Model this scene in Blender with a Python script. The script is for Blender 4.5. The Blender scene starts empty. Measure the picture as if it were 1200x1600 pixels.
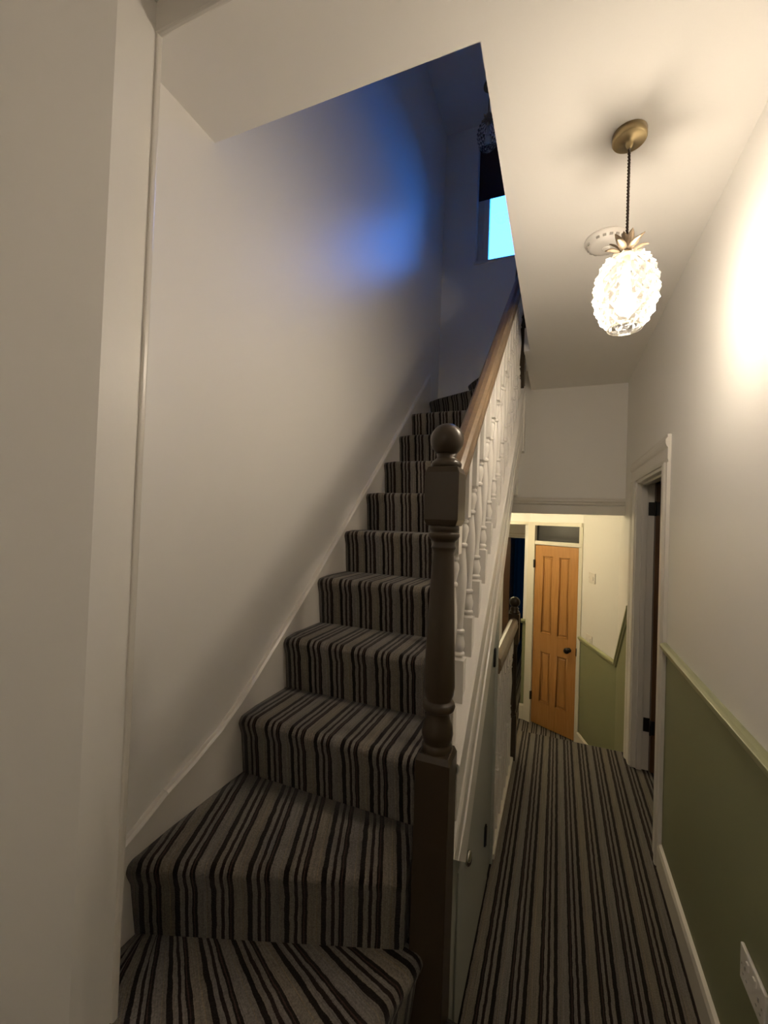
import bpy, math, random
from mathutils import Vector, Matrix
random.seed(7)
S = bpy.context.scene
COL = S.collection

# ------------------------------------------------------------------ camera
cam_d = bpy.data.cameras.new('camera')
cam = bpy.data.objects.new('camera', cam_d); COL.objects.link(cam)
cam_d.sensor_fit = 'AUTO'; cam_d.sensor_width = 36.0
cam_d.lens = 36.0 * 669.77 / 1600.0
cam_d.clip_start = 0.02
YAW, PITCH, ROLL = -0.386143, 0.0174068, 0.0360310
cy, sy, cp, sp = math.cos(YAW), math.sin(YAW), math.cos(PITCH), math.sin(PITCH)
fv = Vector((sy*cp, cy*cp, sp)); rv = Vector((cy, -sy, 0)); uv_ = rv.cross(fv)
c_, s_ = math.cos(ROLL), math.sin(ROLL)
r2 = c_*rv + s_*uv_; u2 = -s_*rv + c_*uv_
m = Matrix.Identity(4)
for i in range(3):
    m[i][0] = r2[i]; m[i][1] = u2[i]; m[i][2] = -fv[i]
m[2][3] = 1.6
cam.matrix_world = m
S.camera = cam

# ------------------------------------------------------------------ world, view
w = bpy.data.worlds.new('dusk_sky'); S.world = w; w.use_nodes = True
bg = w.node_tree.nodes['Background']
wt = w.node_tree.nodes.new('ShaderNodeTexCoord'); ws = w.node_tree.nodes.new('ShaderNodeSeparateXYZ')
wr = w.node_tree.nodes.new('ShaderNodeValToRGB')         # deep blue dusk sky over dark ground
wr.color_ramp.elements[0].position = 0.49; wr.color_ramp.elements[0].color = (0.004, 0.008, 0.02, 1)
wr.color_ramp.elements[1].position = 0.52; wr.color_ramp.elements[1].color = (0.034, 0.26, 1.0, 1)
wm = w.node_tree.nodes.new('ShaderNodeMapRange')
wm.inputs[1].default_value = -1; wm.inputs[2].default_value = 1
w.node_tree.links.new(wt.outputs['Generated'], ws.inputs[0]); w.node_tree.links.new(ws.outputs['Z'], wm.inputs[0])
w.node_tree.links.new(wm.outputs[0], wr.inputs[0]); w.node_tree.links.new(wr.outputs[0], bg.inputs[0])
bg.inputs[1].default_value = 10.5
S.view_settings.view_transform = 'Standard'
S.view_settings.look = 'None'
S.view_settings.exposure = 0.5
S.view_settings.gamma = 1.0
S.view_settings.use_curve_mapping = False
S.cycles.max_bounces = 24
S.cycles.diffuse_bounces = 16
S.cycles.transparent_max_bounces = 16

LAMP_STRENGTH = 175.0         # bulb in the pineapple pendant
FILL_LAMP = 41.0             # added fill globe behind the camera, lifts what the pendant leaves dark
LANDING_LAMP_W = 13.5         # warm ceiling lamp over the lower landing

# ------------------------------------------------------------------ materials
def mat(name, col, rough=0.6, metal=0.0, bump=0.0, bscale=200.0, var=0.0, vscale=3.0, spec=0.5):
    M = bpy.data.materials.new(name); M.use_nodes = True
    nt = M.node_tree; b = nt.nodes['Principled BSDF']
    b.inputs['Base Color'].default_value = (*col, 1)
    b.inputs['Roughness'].default_value = rough
    b.inputs['Metallic'].default_value = metal
    b.inputs['Specular IOR Level'].default_value = spec
    tc = nt.nodes.new('ShaderNodeTexCoord')
    if var:
        n = nt.nodes.new('ShaderNodeTexNoise'); n.inputs['Scale'].default_value = vscale
        n.inputs['Detail'].default_value = 4
        r = nt.nodes.new('ShaderNodeMapRange')
        r.inputs[3].default_value = 1-var; r.inputs[4].default_value = 1+var
        mx = nt.nodes.new('ShaderNodeVectorMath'); mx.operation = 'SCALE'
        mx.inputs[0].default_value = col
        nt.links.new(tc.outputs['Object'], n.inputs['Vector'])
        nt.links.new(n.outputs['Fac'], r.inputs[0])
        nt.links.new(r.outputs[0], mx.inputs['Scale'])
        nt.links.new(mx.outputs[0], b.inputs['Base Color'])
    if bump:
        n = nt.nodes.new('ShaderNodeTexNoise'); n.inputs['Scale'].default_value = bscale
        n.inputs['Detail'].default_value = 3
        bp = nt.nodes.new('ShaderNodeBump'); bp.inputs['Strength'].default_value = bump
        bp.inputs['Distance'].default_value = 0.002
        nt.links.new(tc.outputs['Object'], n.inputs['Vector'])
        nt.links.new(n.outputs['Fac'], bp.inputs['Height'])
        nt.links.new(bp.outputs[0], b.inputs['Normal'])
    return M

def wood(name, dark, light, rough=0.4, stretch=(14, 14, 1.2), scale=3.0, bump=0.06, spec=0.5):
    M = bpy.data.materials.new(name); M.use_nodes = True
    nt = M.node_tree; b = nt.nodes['Principled BSDF']
    tc = nt.nodes.new('ShaderNodeTexCoord'); mp = nt.nodes.new('ShaderNodeMapping')
    mp.inputs['Scale'].default_value = stretch
    n = nt.nodes.new('ShaderNodeTexNoise'); n.inputs['Scale'].default_value = scale
    n.inputs['Detail'].default_value = 6; n.inputs['Distortion'].default_value = 0.6
    cr = nt.nodes.new('ShaderNodeValToRGB')
    cr.color_ramp.elements[0].position = 0.3; cr.color_ramp.elements[0].color = (*dark, 1)
    cr.color_ramp.elements[1].position = 0.7; cr.color_ramp.elements[1].color = (*light, 1)
    bp = nt.nodes.new('ShaderNodeBump'); bp.inputs['Strength'].default_value = bump
    bp.inputs['Distance'].default_value = 0.002
    L = nt.links.new
    L(tc.outputs['Object'], mp.inputs[0]); L(mp.outputs[0], n.inputs['Vector'])
    L(n.outputs['Fac'], cr.inputs[0]); L(cr.outputs[0], b.inputs['Base Color'])
    L(n.outputs['Fac'], bp.inputs['Height']); L(bp.outputs[0], b.inputs['Normal'])
    b.inputs['Roughness'].default_value = rough
    b.inputs['Specular IOR Level'].default_value = spec
    return M

PERIOD = 0.193   # two repeats of the carpet stripe
def carpet():
    M = bpy.data.materials.new('striped_carpet'); M.use_nodes = True
    nt = M.node_tree; b = nt.nodes['Principled BSDF']; L = nt.links.new
    u = nt.nodes.new('ShaderNodeUVMap'); u.uv_map = 'UVMap'
    tc = nt.nodes.new('ShaderNodeTexCoord')
    wob = nt.nodes.new('ShaderNodeTexNoise'); wob.inputs['Scale'].default_value = 26.0
    wob.inputs['Detail'].default_value = 2
    L(tc.outputs['Object'], wob.inputs['Vector'])
    fuzz = nt.nodes.new('ShaderNodeTexNoise'); fuzz.inputs['Scale'].default_value = 420.0
    L(tc.outputs['Object'], fuzz.inputs['Vector'])
    sx = nt.nodes.new('ShaderNodeSeparateXYZ'); L(u.outputs[0], sx.inputs[0])
    def math_(op, a, bb):
        n = nt.nodes.new('ShaderNodeMath'); n.operation = op
        for i, v in enumerate((a, bb)):
            if isinstance(v, (int, float)): n.inputs[i].default_value = v
            else: L(v, n.inputs[i])
        return n.outputs[0]
    w1 = math_('MULTIPLY', math_('SUBTRACT', wob.outputs['Fac'], 0.5), 0.006)
    w2 = math_('MULTIPLY', math_('SUBTRACT', fuzz.outputs['Fac'], 0.5), 0.003)
    x = math_('ADD', math_('ADD', sx.outputs[0], w1), w2)
    t = math_('FRACT', math_('DIVIDE', x, PERIOD), 0.0)
    cr = nt.nodes.new('ShaderNodeValToRGB'); cr.color_ramp.interpolation = 'CONSTANT'
    K = (0.014, 0.010, 0.008); K2 = (0.019, 0.011, 0.009); B = (0.06, 0.035, 0.028)
    G = (0.20, 0.18, 0.155); G2 = (0.19, 0.172, 0.152); T = (0.212, 0.186, 0.15); V = (0.203, 0.184, 0.163)
    O = (0.25, 0.20, 0.135); O2 = (0.225, 0.19, 0.14)
    half = [(0.0, K), (0.138, 'O2'), (0.18, 'G'), (0.268, K2), (0.362, 'G'), (0.472, K), (0.52, B), (0.55, K),
            (0.622, 'W'), (0.86, 'O'), (0.89, 'W2')]
    stops = []
    for h in (0, 1):
        pal = {'G': G, 'O2': T, 'W': T, 'O': O, 'W2': tuple(v*0.88 for v in T)} if h == 0 else \
              {'G': G2, 'O2': G, 'W': V, 'O': O2, 'W2': tuple(v*0.9 for v in G)}
        for p, c in half:
            stops.append(((p+h)/2, pal.get(c, c) if isinstance(c, str) else c))
    el = cr.color_ramp.elements
    el[0].position = stops[0][0]; el[0].color = (*stops[0][1], 1)
    el[1].position = stops[1][0]; el[1].color = (*stops[1][1], 1)
    for p, c in stops[2:]:
        e = el.new(p); e.color = (*c, 1)
    L(t, cr.inputs[0])
    n2 = nt.nodes.new('ShaderNodeTexNoise'); n2.inputs['Scale'].default_value = 260.0
    n2.inputs['Detail'].default_value = 3
    L(tc.outputs['Object'], n2.inputs['Vector'])
    mr = nt.nodes.new('ShaderNodeMapRange'); mr.inputs[1].default_value = 0.25; mr.inputs[2].default_value = 0.75
    mr.inputs[3].default_value = 0.65; mr.inputs[4].default_value = 1.35
    L(n2.outputs['Fac'], mr.inputs[0])
    th = nt.nodes.new('ShaderNodeTexNoise'); th.inputs['Scale'].default_value = 1.0; th.inputs['Detail'].default_value = 2
    tm = nt.nodes.new('ShaderNodeMapping'); tm.inputs['Scale'].default_value = (320, 6, 1)
    L(u.outputs[0], tm.inputs[0]); L(tm.outputs[0], th.inputs['Vector'])
    tr = nt.nodes.new('ShaderNodeMapRange'); tr.inputs[1].default_value = 0.3; tr.inputs[2].default_value = 0.7
    tr.inputs[3].default_value = 0.78; tr.inputs[4].default_value = 1.2
    L(th.outputs['Fac'], tr.inputs[0])
    mm = math_('MULTIPLY', mr.outputs[0], tr.outputs[0])
    sc = nt.nodes.new('ShaderNodeVectorMath'); sc.operation = 'SCALE'
    L(cr.outputs[0], sc.inputs[0]); L(math_('MULTIPLY', mm, 0.82), sc.inputs['Scale'])
    L(sc.outputs[0], b.inputs['Base Color'])
    bp = nt.nodes.new('ShaderNodeBump'); bp.inputs['Strength'].default_value = 0.5
    bp.inputs['Distance'].default_value = 0.003
    L(n2.outputs['Fac'], bp.inputs['Height']); L(bp.outputs[0], b.inputs['Normal'])
    b.inputs['Roughness'].default_value = 1.0
    b.inputs['Specular IOR Level'].default_value = 0.05
    b.inputs['Sheen Weight'].default_value = 0.15
    return M

def shade_glass(name, tint, milk, edge):
    """pressed glass: lets light through where seen face on, milky and glossy on its slopes"""
    M = bpy.data.materials.new(name); M.use_nodes = True
    nt = M.node_tree; L = nt.links.new
    nt.nodes.remove(nt.nodes['Principled BSDF'])
    out = nt.nodes['Material Output']
    tr = nt.nodes.new('ShaderNodeBsdfTransparent'); tr.inputs[0].default_value = (*tint, 1)
    tl = nt.nodes.new('ShaderNodeBsdfTranslucent'); tl.inputs[0].default_value = (0.95, 0.9, 0.8, 1)
    gl = nt.nodes.new('ShaderNodeBsdfGlossy'); gl.inputs['Roughness'].default_value = 0.08
    lw = nt.nodes.new('ShaderNodeLayerWeight'); lw.inputs[0].default_value = 0.35
    a = nt.nodes.new('ShaderNodeMixShader'); c = nt.nodes.new('ShaderNodeMixShader')
    mr = nt.nodes.new('ShaderNodeMapRange')
    mr.inputs[3].default_value = milk; mr.inputs[4].default_value = edge
    L(lw.outputs['Facing'], mr.inputs[0])
    L(mr.outputs[0], a.inputs[0]); L(tr.outputs[0], a.inputs[1]); L(tl.outputs[0], a.inputs[2])
    fr = nt.nodes.new('ShaderNodeFresnel'); fr.inputs[0].default_value = 1.5
    L(fr.outputs[0], c.inputs[0]); L(a.outputs[0], c.inputs[1]); L(gl.outputs[0], c.inputs[2])
    L(c.outputs[0], out.inputs['Surface'])
    return M

def emit(name, col, s):
    M = bpy.data.materials.new(name); M.use_nodes = True
    nt = M.node_tree; nt.nodes.remove(nt.nodes['Principled BSDF'])
    e = nt.nodes.new('ShaderNodeEmission'); e.inputs[0].default_value = (*col, 1); e.inputs[1].default_value = s
    nt.links.new(e.outputs[0], nt.nodes['Material Output'].inputs['Surface'])
    return M

def pane_mat(name, tint=(0.95, 0.97, 1.0)):
    M = bpy.data.materials.new(name); M.use_nodes = True
    nt = M.node_tree; L = nt.links.new; nt.nodes.remove(nt.nodes['Principled BSDF'])
    tr = nt.nodes.new('ShaderNodeBsdfTransparent'); tr.inputs[0].default_value = (*tint, 1)
    gl = nt.nodes.new('ShaderNodeBsdfGlossy'); gl.inputs['Roughness'].default_value = 0.03
    fr = nt.nodes.new('ShaderNodeFresnel'); fr.inputs[0].default_value = 1.5
    mx = nt.nodes.new('ShaderNodeMixShader')
    L(fr.outputs[0], mx.inputs[0]); L(tr.outputs[0], mx.inputs[1]); L(gl.outputs[0], mx.inputs[2])
    L(mx.outputs[0], nt.nodes['Material Output'].inputs['Surface'])
    return M

WALL = mat('wall_paint', (0.88, 0.865, 0.84), 0.42, bump=0.08, bscale=60, var=0.015, vscale=2)
CEIL = mat('ceiling_paint', (0.88, 0.86, 0.83), 0.8, bump=0.06, bscale=60, var=0.015, vscale=2)
GREEN = mat('sage_green_paint', (0.25, 0.262, 0.145), 0.5, bump=0.06, bscale=60, var=0.03, vscale=2)
GREENG = mat('sage_green_gloss', (0.36, 0.375, 0.215), 0.3)
WHITE = mat('white_gloss', (0.75, 0.72, 0.67), 0.28, bump=0.03, bscale=30)
CREAM = mat('cream_gloss', (0.76, 0.72, 0.62), 0.35)
GREY = mat('cupboard_grey_paint', (0.40, 0.41, 0.37), 0.45, bump=0.04, bscale=40)
DARK = mat('brown_gloss_paint', (0.046, 0.033, 0.020), 0.3, spec=0.35, var=0.08, vscale=8)
RAILW = wood('handrail_wood', (0.14, 0.092, 0.052), (0.19, 0.128, 0.075), 0.36, stretch=(20, 1.5, 20))
PINE = wood('orange_pine', (0.40, 0.185, 0.05), (0.50, 0.255, 0.08), 0.34, stretch=(30, 30, 1.4))
DOORD = wood('dark_door_wood', (0.085, 0.042, 0.02), (0.13, 0.066, 0.03), 0.4)
BRASS = mat('antique_brass', (0.42, 0.33, 0.18), 0.32, 1.0, var=0.1, vscale=40)
LEAFM = mat('dull_brass_leaf', (0.40, 0.31, 0.22), 0.42, 0.8, var=0.25, vscale=60)
IRON = mat('black_iron', (0.018, 0.016, 0.015), 0.35, 0.4)
CHROME = mat('chrome', (0.55, 0.52, 0.48), 0.15, 1.0)
PLAST = mat('white_plastic', (0.80, 0.77, 0.73), 0.3)
SLOT = mat('dark_slot', (0.42, 0.40, 0.37), 0.6)
CORD = mat('brown_twisted_cord', (0.06, 0.04, 0.03), 0.8)
BLIND = mat('dark_blind_fabric', (0.045, 0.022, 0.03), 0.9, bump=0.2, bscale=400)
NAVY = mat('navy_cloth', (0.035, 0.055, 0.16), 0.9)
UPWALL = mat('upper_landing_paint', (0.74, 0.73, 0.71), 0.8)
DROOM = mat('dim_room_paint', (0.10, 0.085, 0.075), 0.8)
CARPET = carpet()
GLASS = shade_glass('pressed_glass', (0.97, 0.95, 0.89), 0.016, 0.09)
GLASS2 = shade_glass('unlit_pressed_glass', (0.985, 0.985, 0.985), 0.0, 0.015)
BULB = emit('bulb_glow', (1.0, 0.865, 0.715), LAMP_STRENGTH)
BULBOFF = mat('unlit_bulb', (0.6, 0.6, 0.58), 0.2)
PANE = pane_mat('window_glass')
DPANE = mat('dark_fanlight_glass', (0.012, 0.012, 0.014), 0.06)

# ------------------------------------------------------------------ mesh helpers
class MB:
    def __init__(s): s.v = []; s.f = []; s.uv = []; s.mi = []; s.sm = []
    def face(s, pts, uvs=None, mi=0, smooth=False):
        i = len(s.v); s.v += [tuple(p) for p in pts]
        s.f.append(list(range(i, i+len(pts)))); s.mi.append(mi); s.sm.append(smooth)
        s.uv.append(uvs or [(p[0], p[1]) for p in pts])
    def poly(s, vs, fs, mi=0, smooth=False):
        o = len(s.v); s.v += [tuple(p) for p in vs]
        for f in fs:
            s.f.append([o+i for i in f]); s.mi.append(mi); s.sm.append(smooth)
            s.uv.append([(vs[i][0], vs[i][1]) for i in f])
    def box(s, x0, x1, y0, y1, z0, z1, mi=0):
        v = [(x0,y0,z0),(x1,y0,z0),(x1,y1,z0),(x0,y1,z0),(x0,y0,z1),(x1,y0,z1),(x1,y1,z1),(x0,y1,z1)]
        s.poly(v, [(0,3,2,1),(4,5,6,7),(0,1,5,4),(1,2,6,5),(2,3,7,6),(3,0,4,7)], mi)
    def prism(s, poly, axis, a, b, mi=0):
        """extrude a 2d polygon along axis (0: poly is yz, 1: poly is xz, 2: poly is xy)"""
        def P(p, t):
            return (t, p[0], p[1]) if axis == 0 else (p[0], t, p[1]) if axis == 1 else (p[0], p[1], t)
        n = len(poly); v = [P(p, a) for p in poly] + [P(p, b) for p in poly]
        fs = [tuple(range(n))[::-1], tuple(range(n, 2*n))]
        fs += [(i, (i+1) % n, n+(i+1) % n, n+i) for i in range(n)]
        s.poly(v, fs, mi)
    def lathe(s, prof, cx=0, cy=0, n=24, mi=0, cap=True, smooth=True):
        v = []; fs = []
        for r, z in prof:
            for k in range(n):
                a = 2*math.pi*k/n; v.append((cx+r*math.cos(a), cy+r*math.sin(a), z))
        for j in range(len(prof)-1):
            for k in range(n):
                fs.append((j*n+k, j*n+(k+1) % n, (j+1)*n+(k+1) % n, (j+1)*n+k))
        s.poly(v, fs, mi, smooth)
        if cap:
            s.poly(v[:n], [tuple(range(n))[::-1]], mi); s.poly(v[-n:], [tuple(range(n))], mi)
    def sphere(s, c, r, n=24, m_=14, mi=0, sx=1, sz=1):
        prof = [(max(r*math.sin(math.pi*j/m_), 1e-5)*sx, c[2]-r*sz*math.cos(math.pi*j/m_)) for j in range(m_+1)]
        s.lathe(prof, c[0], c[1], n, mi, cap=False)
    def tube(s, pts, r, n=8, mi=0):
        v = []; fs = []
        pts = [Vector(p) for p in pts]
        for i, p in enumerate(pts):
            d = (pts[min(i+1, len(pts)-1)]-pts[max(i-1, 0)]).normalized()
            a = d.orthogonal().normalized() if i == 0 else (a - d*a.dot(d)).normalized()
            b = d.cross(a)
            for k in range(n):
                t = 2*math.pi*k/n; v.append(tuple(p+r*(math.cos(t)*a+math.sin(t)*b)))
        for j in range(len(pts)-1):
            for k in range(n):
                fs.append((j*n+k, j*n+(k+1) % n, (j+1)*n+(k+1) % n, (j+1)*n+k))
        s.poly(v, fs, mi, True)
        s.poly(v[:n], [tuple(range(n))[::-1]], mi); s.poly(v[-n:], [tuple(range(n))], mi)
    def sweep(s, prof, A, B, side, up, mi=0):
        """straight sweep of a closed profile [(a,b)] from A to B; a along side, b along up"""
        A, B, side, up = Vector(A), Vector(B), Vector(side), Vector(up)
        n = len(prof)
        v = [tuple(A+side*p[0]+up*p[1]) for p in prof]+[tuple(B+side*p[0]+up*p[1]) for p in prof]
        fs = [tuple(range(n))[::-1], tuple(range(n, 2*n))]
        fs += [(i, (i+1) % n, n+(i+1) % n, n+i) for i in range(n)]
        s.poly(v, fs, mi)
    def build(s, name, mats, parent=None, bevel=0, loc=None, weld=True, fixn=True):
        me = bpy.data.meshes.new(name)
        me.from_pydata(s.v, [], s.f)
        ul = me.uv_layers.new(name='UVMap')
        k = 0
        for p, uvs in zip(me.polygons, s.uv):
            for j in range(len(uvs)):
                ul.data[k].uv = uvs[j]; k += 1
        if not isinstance(mats, (list, tuple)): mats = [mats]
        for mm in mats: me.materials.append(mm)
        for p, i, sm in zip(me.polygons, s.mi, s.sm):
            p.material_index = i; p.use_smooth = sm
        if weld or fixn:
            import bmesh
            bm = bmesh.new(); bm.from_mesh(me)
            if weld: bmesh.ops.remove_doubles(bm, verts=bm.verts, dist=1e-5)
            if fixn: bmesh.ops.recalc_face_normals(bm, faces=bm.faces)
            bm.to_mesh(me); bm.free()
        o = bpy.data.objects.new(name, me); COL.objects.link(o)
        if parent: o.parent = parent
        if loc: o.location = loc
        if bevel:
            md = o.modifiers.new('bevel', 'BEVEL'); md.width = bevel; md.segments = 2
            md.limit_method = 'ANGLE'; md.angle_limit = math.radians(40)
        return o

def tag(o, label=None, cat=None, group=None, kind=None):
    if label: o['label'] = label
    if cat: o['category'] = cat
    if group: o['group'] = group
    if kind: o['kind'] = kind
    return o
def empty(name, loc, label, cat, group=None):
    o = bpy.data.objects.new(name, None); COL.objects.link(o); o.location = loc
    o.empty_display_size = 0.05
    return tag(o, label, cat, group)
def struct(o, label):
    return tag(o, label, kind='structure')
def world_child(o, parent):
    """parent without moving a mesh written in world coordinates (parents are unrotated)"""
    o.parent = parent; o.location = o.location - parent.location
    return o

# ------------------------------------------------------------------ the setting
FLOOR_U = 0.042
def flipuv(b):      # the hall carpet runs the other way round than the stair carpet
    b.uv = [[(FLOOR_U-p[0], p[1]) for p in f] for f in b.uv]
XR, XL, ZC = 0.492, -1.03, 2.763
YH, XH = 1.014, -0.205          # near and right edge of the stairwell hole in the ceiling
LZ = -0.64                      # lower landing floor
YE = 3.72                       # end wall of the stairwell
YB = 3.88                       # bulkhead face over the steps down
YF = 3.53                       # edge of the hall floor

b = MB(); b.box(-3.2, -0.252, -3.0, 2.10, -0.1, 0); b.box(-0.252, 0.75, -3.0, YF, -0.1, 0)
flipuv(b); struct(b.build('floor', CARPET), 'hall floor carpeted in dark grey, black and tan stripes')
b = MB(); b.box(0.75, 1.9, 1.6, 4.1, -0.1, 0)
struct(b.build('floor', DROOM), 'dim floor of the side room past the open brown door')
b = MB(); b.box(XL-.12, 0.9, 4.03, 9.0, LZ-.1, LZ)
flipuv(b); struct(b.build('floor', CARPET), 'striped carpet floor of the lower landing by the pine door')

b = MB()
b.box(-3.2, 1.9, -3.0, YH, ZC, 2.92); b.box(XH, 1.9, YH, 2.99, ZC, 2.92); b.box(-0.243, 1.9, 2.99, 4.1, ZC, 2.92)
struct(b.build('ceiling', CEIL), 'pale hall ceiling cut away over the stairs')
b = MB(); b.box(XL-.12, 1.9, -3.0, 4.0, 5.1, 5.25)
struct(b.build('ceiling', CEIL), 'ceiling of the upper floor over the stairwell')
b = MB(); b.box(XL-.12, 0.9, 3.98, 9.0, 1.85, 2.0)
struct(b.build('ceiling', CEIL), 'low ceiling over the lower landing')

b = MB(); b.box(XL-.12, XL, 0.70, 9.0, -2.2, 5.1); b.box(XL-.12, XL, -3.0, .70, 2.80, 5.1)
struct(b.build('wall_left', WALL), 'tall off-white wall beside the carpeted stairs')
b = MB(); b.prism([(-.88, .691), (-.88, .588), (-1.30, 0.0), (-1.30, -3.0), (-1.42, -3.0), (-1.42, .691)], 2, 0, ZC)
struct(b.build('wall_nib', WALL, bevel=0.006), 'end of the wall beside the foot of the stairs')
b = MB(); b.box(-0.883, -0.874, 0.678, 0.693, 0, 2.70)
struct(b.build('trim_1', WHITE, bevel=0.004), 'thin white bead running up the wall end by the stairs')
b = MB(); b.box(-0.883, XR, 0.677, 0.691, 2.689, ZC+.002)
struct(b.build('trim_2', WHITE, bevel=0.004), 'white downstand across the ceiling above the wall end')
b = MB(); b.box(-1.5, 1.9, -3.1, -3.0, 0, ZC)
struct(b.build('wall_back', WALL), 'plain walls at the near end of the hall')
# stairwell end wall with its window opening
WX0, WX1, WZ0, WZ1 = -0.735, 0.02, 3.88, 4.93
b = MB()
b.box(XL-.12, WX0, YE, YB-.001, 1.85, 2.8); b.box(XL-.12, WX0, YE, YB+.1, 2.8, 5.1); b.box(WX0, -0.33, YE, YB-.001, 1.85, 2.93); b.box(WX0, -0.243, YE, YB-.001, 2.93, WZ0)
b.box(-0.243, 1.9, YE, YB+.1, 2.92, WZ0); b.box(WX0, WX1, YE, YB+.1, WZ1, 5.1); b.box(WX1, 1.9, YE, YB+.1, WZ0, 5.1)
struct(b.build('wall_end', WALL), 'shadowy end wall at the head of the stairs around the window')
b = MB(); b.box(XL, 0.62, YB, YB+.1, 1.70, ZC); b.box(XL, -0.243, YB, YB+.1, ZC, 2.96)
struct(b.build('wall_bulkhead', WALL), 'off-white wall above the steps down to the landing')
b = MB(); b.box(1.5, 1.6, -1.1, 3.8, 2.92, 5.1); b.box(XL-.12, 1.6, -1.2, -1.1, 2.92, 5.1)
struct(b.build('wall_upstairs', UPWALL), 'walls of the upper landing')
b = MB(); b.box(-0.34, -0.30, 3.16, YE, 2.2, 2.95)
struct(b.build('wall_winder', WALL), 'short white wall below the winding top steps')
# picture rail on the bulkhead
b = MB()
b.sweep([(0, 0), (0, .06), (-.012, .058), (-.022, .045), (-.022, .03), (-.012, .024), (-.016, .01), (-.008, 0)],
        (-0.7, YB, 1.775), (XR, YB, 1.775), (0, 1, 0), (0, 0, 1))
b.box(-0.7, XR, YB-.012, YB, 1.70, 1.771)
struct(b.build('trim_3', WHITE, bevel=0.002), 'moulded white rail along the wall above the steps down')

# right wall: off-white above, sage green below the dado rail
DZ = 1.02
OP0, OP1, OPZ = 2.555, 3.355, 1.925
CW = 0.145
b = MB()
b.box(XR, XR+.095, -3, OP0, DZ, ZC, 0); b.box(XR, XR+.095, -3, OP0, 0, DZ, 1)
b.box(XR, XR+.095, OP0, OP1, OPZ, ZC, 0)
def dl(y): return 1.02 if y < 3.49 else 1.02-(y-3.49)*0.894
ys = [OP1, 3.49, 4.156]
b.prism([(OP1, dl(OP1)), (3.49, dl(3.49)), (4.156, dl(4.156)), (4.156, ZC), (OP1, ZC)], 0, XR, XR+.095, 0)
b.prism([(OP1, LZ), (4.156, LZ), (4.156, dl(4.156)), (3.49, dl(3.49)), (OP1, dl(OP1))], 0, XR, XR+.095, 1)
struct(b.build('wall_right', [WALL, GREEN]), 'right hall wall, off-white above and sage green below the rail')
# angled wall between the corner and the pine door
P0 = Vector((0.492, 4.156)); P1 = Vector((0.245, 4.93)); P2 = Vector((-0.30, 5.262)); P3 = Vector((-0.35, 5.262))
def wallpanel(b, A, B, z0, z1, th, mi):
    d = (B-A).normalized(); n = Vector((-d.y, d.x))*th
    if n.y < 0: n = -n
    v = [(*A, z0), (*B, z0), (*(B+n), z0), (*(A+n), z0), (*A, z1), (*B, z1), (*(B+n), z1), (*(A+n), z1)]
    b.poly(v, [(0,3,2,1),(4,5,6,7),(0,1,5,4),(1,2,6,5),(2,3,7,6),(3,0,4,7)], mi)
zc_ = dl(4.156)
b = MB(); wallpanel(b, P0, P1, zc_, 1.85, .08, 0); wallpanel(b, P0, P1, LZ, zc_, .08, 1)
struct(b.build('wall_corner', [WALL, GREEN]), 'narrow angled wall beside the pine door, green below the rail')
b = MB(); wallpanel(b, P3, P2+Vector((.01, 0)), .46, 1.60, .10, 0); wallpanel(b, P3, P2+Vector((.01, 0)), LZ, .46, .10, 1)
wallpanel(b, Vector((XL, 5.262)), P2, 1.615, 1.85, .10, 0)
wallpanel(b, P2, P1, 1.60, 1.85, .10, 0)
struct(b.build('wall_landing', [WALL, GREEN]), 'cream wall around the landing opening left of the pine door')
b = MB(); b.box(XL, -0.30, 5.245, 5.262, 1.60, 1.635)
struct(b.build('trim_4', CREAM), 'cream edging over the dark landing opening')
# passage and dark room beyond
b = MB(); b.box(-0.35, -0.24, 5.36, 6.4, LZ, 1.85)
struct(b.build('wall_passage', WALL), 'side of the dark passage left of the pine door')
b = MB(); b.box(XL, 0.9, 6.4, 6.5, 1.41, 1.85); b.box(-0.33, 0.9, 6.4, 6.5, LZ, 1.41); b.box(XL, -0.66, 6.4, 6.5, LZ, 1.41)
struct(b.build('wall_far', WALL), 'far wall of the passage over the doorway to the dark room')
b = MB(); b.box(-.86, -.33, 6.37, 6.4, 1.405, 1.44); b.box(-.86, -.33, 6.38, 6.4, 1.46, 1.475)
struct(b.build('trim_5', WHITE), 'white head moulding over the doorway to the dark room')
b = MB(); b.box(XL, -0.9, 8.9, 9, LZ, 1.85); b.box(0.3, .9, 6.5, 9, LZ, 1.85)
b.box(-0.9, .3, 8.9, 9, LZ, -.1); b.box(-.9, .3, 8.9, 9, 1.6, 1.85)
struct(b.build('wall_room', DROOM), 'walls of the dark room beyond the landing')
b = MB(); b.box(-.9, -.86, 8.92, 8.97, -.1, 1.6); b.box(.26, .3, 8.92, 8.97, -.1, 1.6); b.box(-.86, .26, 8.92, 8.97, -.1, -.06)
b.box(-.86, .26, 8.92, 8.97, 1.56, 1.6)
w2 = struct(b.build('window_2', WHITE), 'window of the dark room hidden behind navy curtains')
b = MB(); b.box(-.86, .26, 8.94, 8.95, -.06, 1.56); b.build('pane', PANE, w2)
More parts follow.
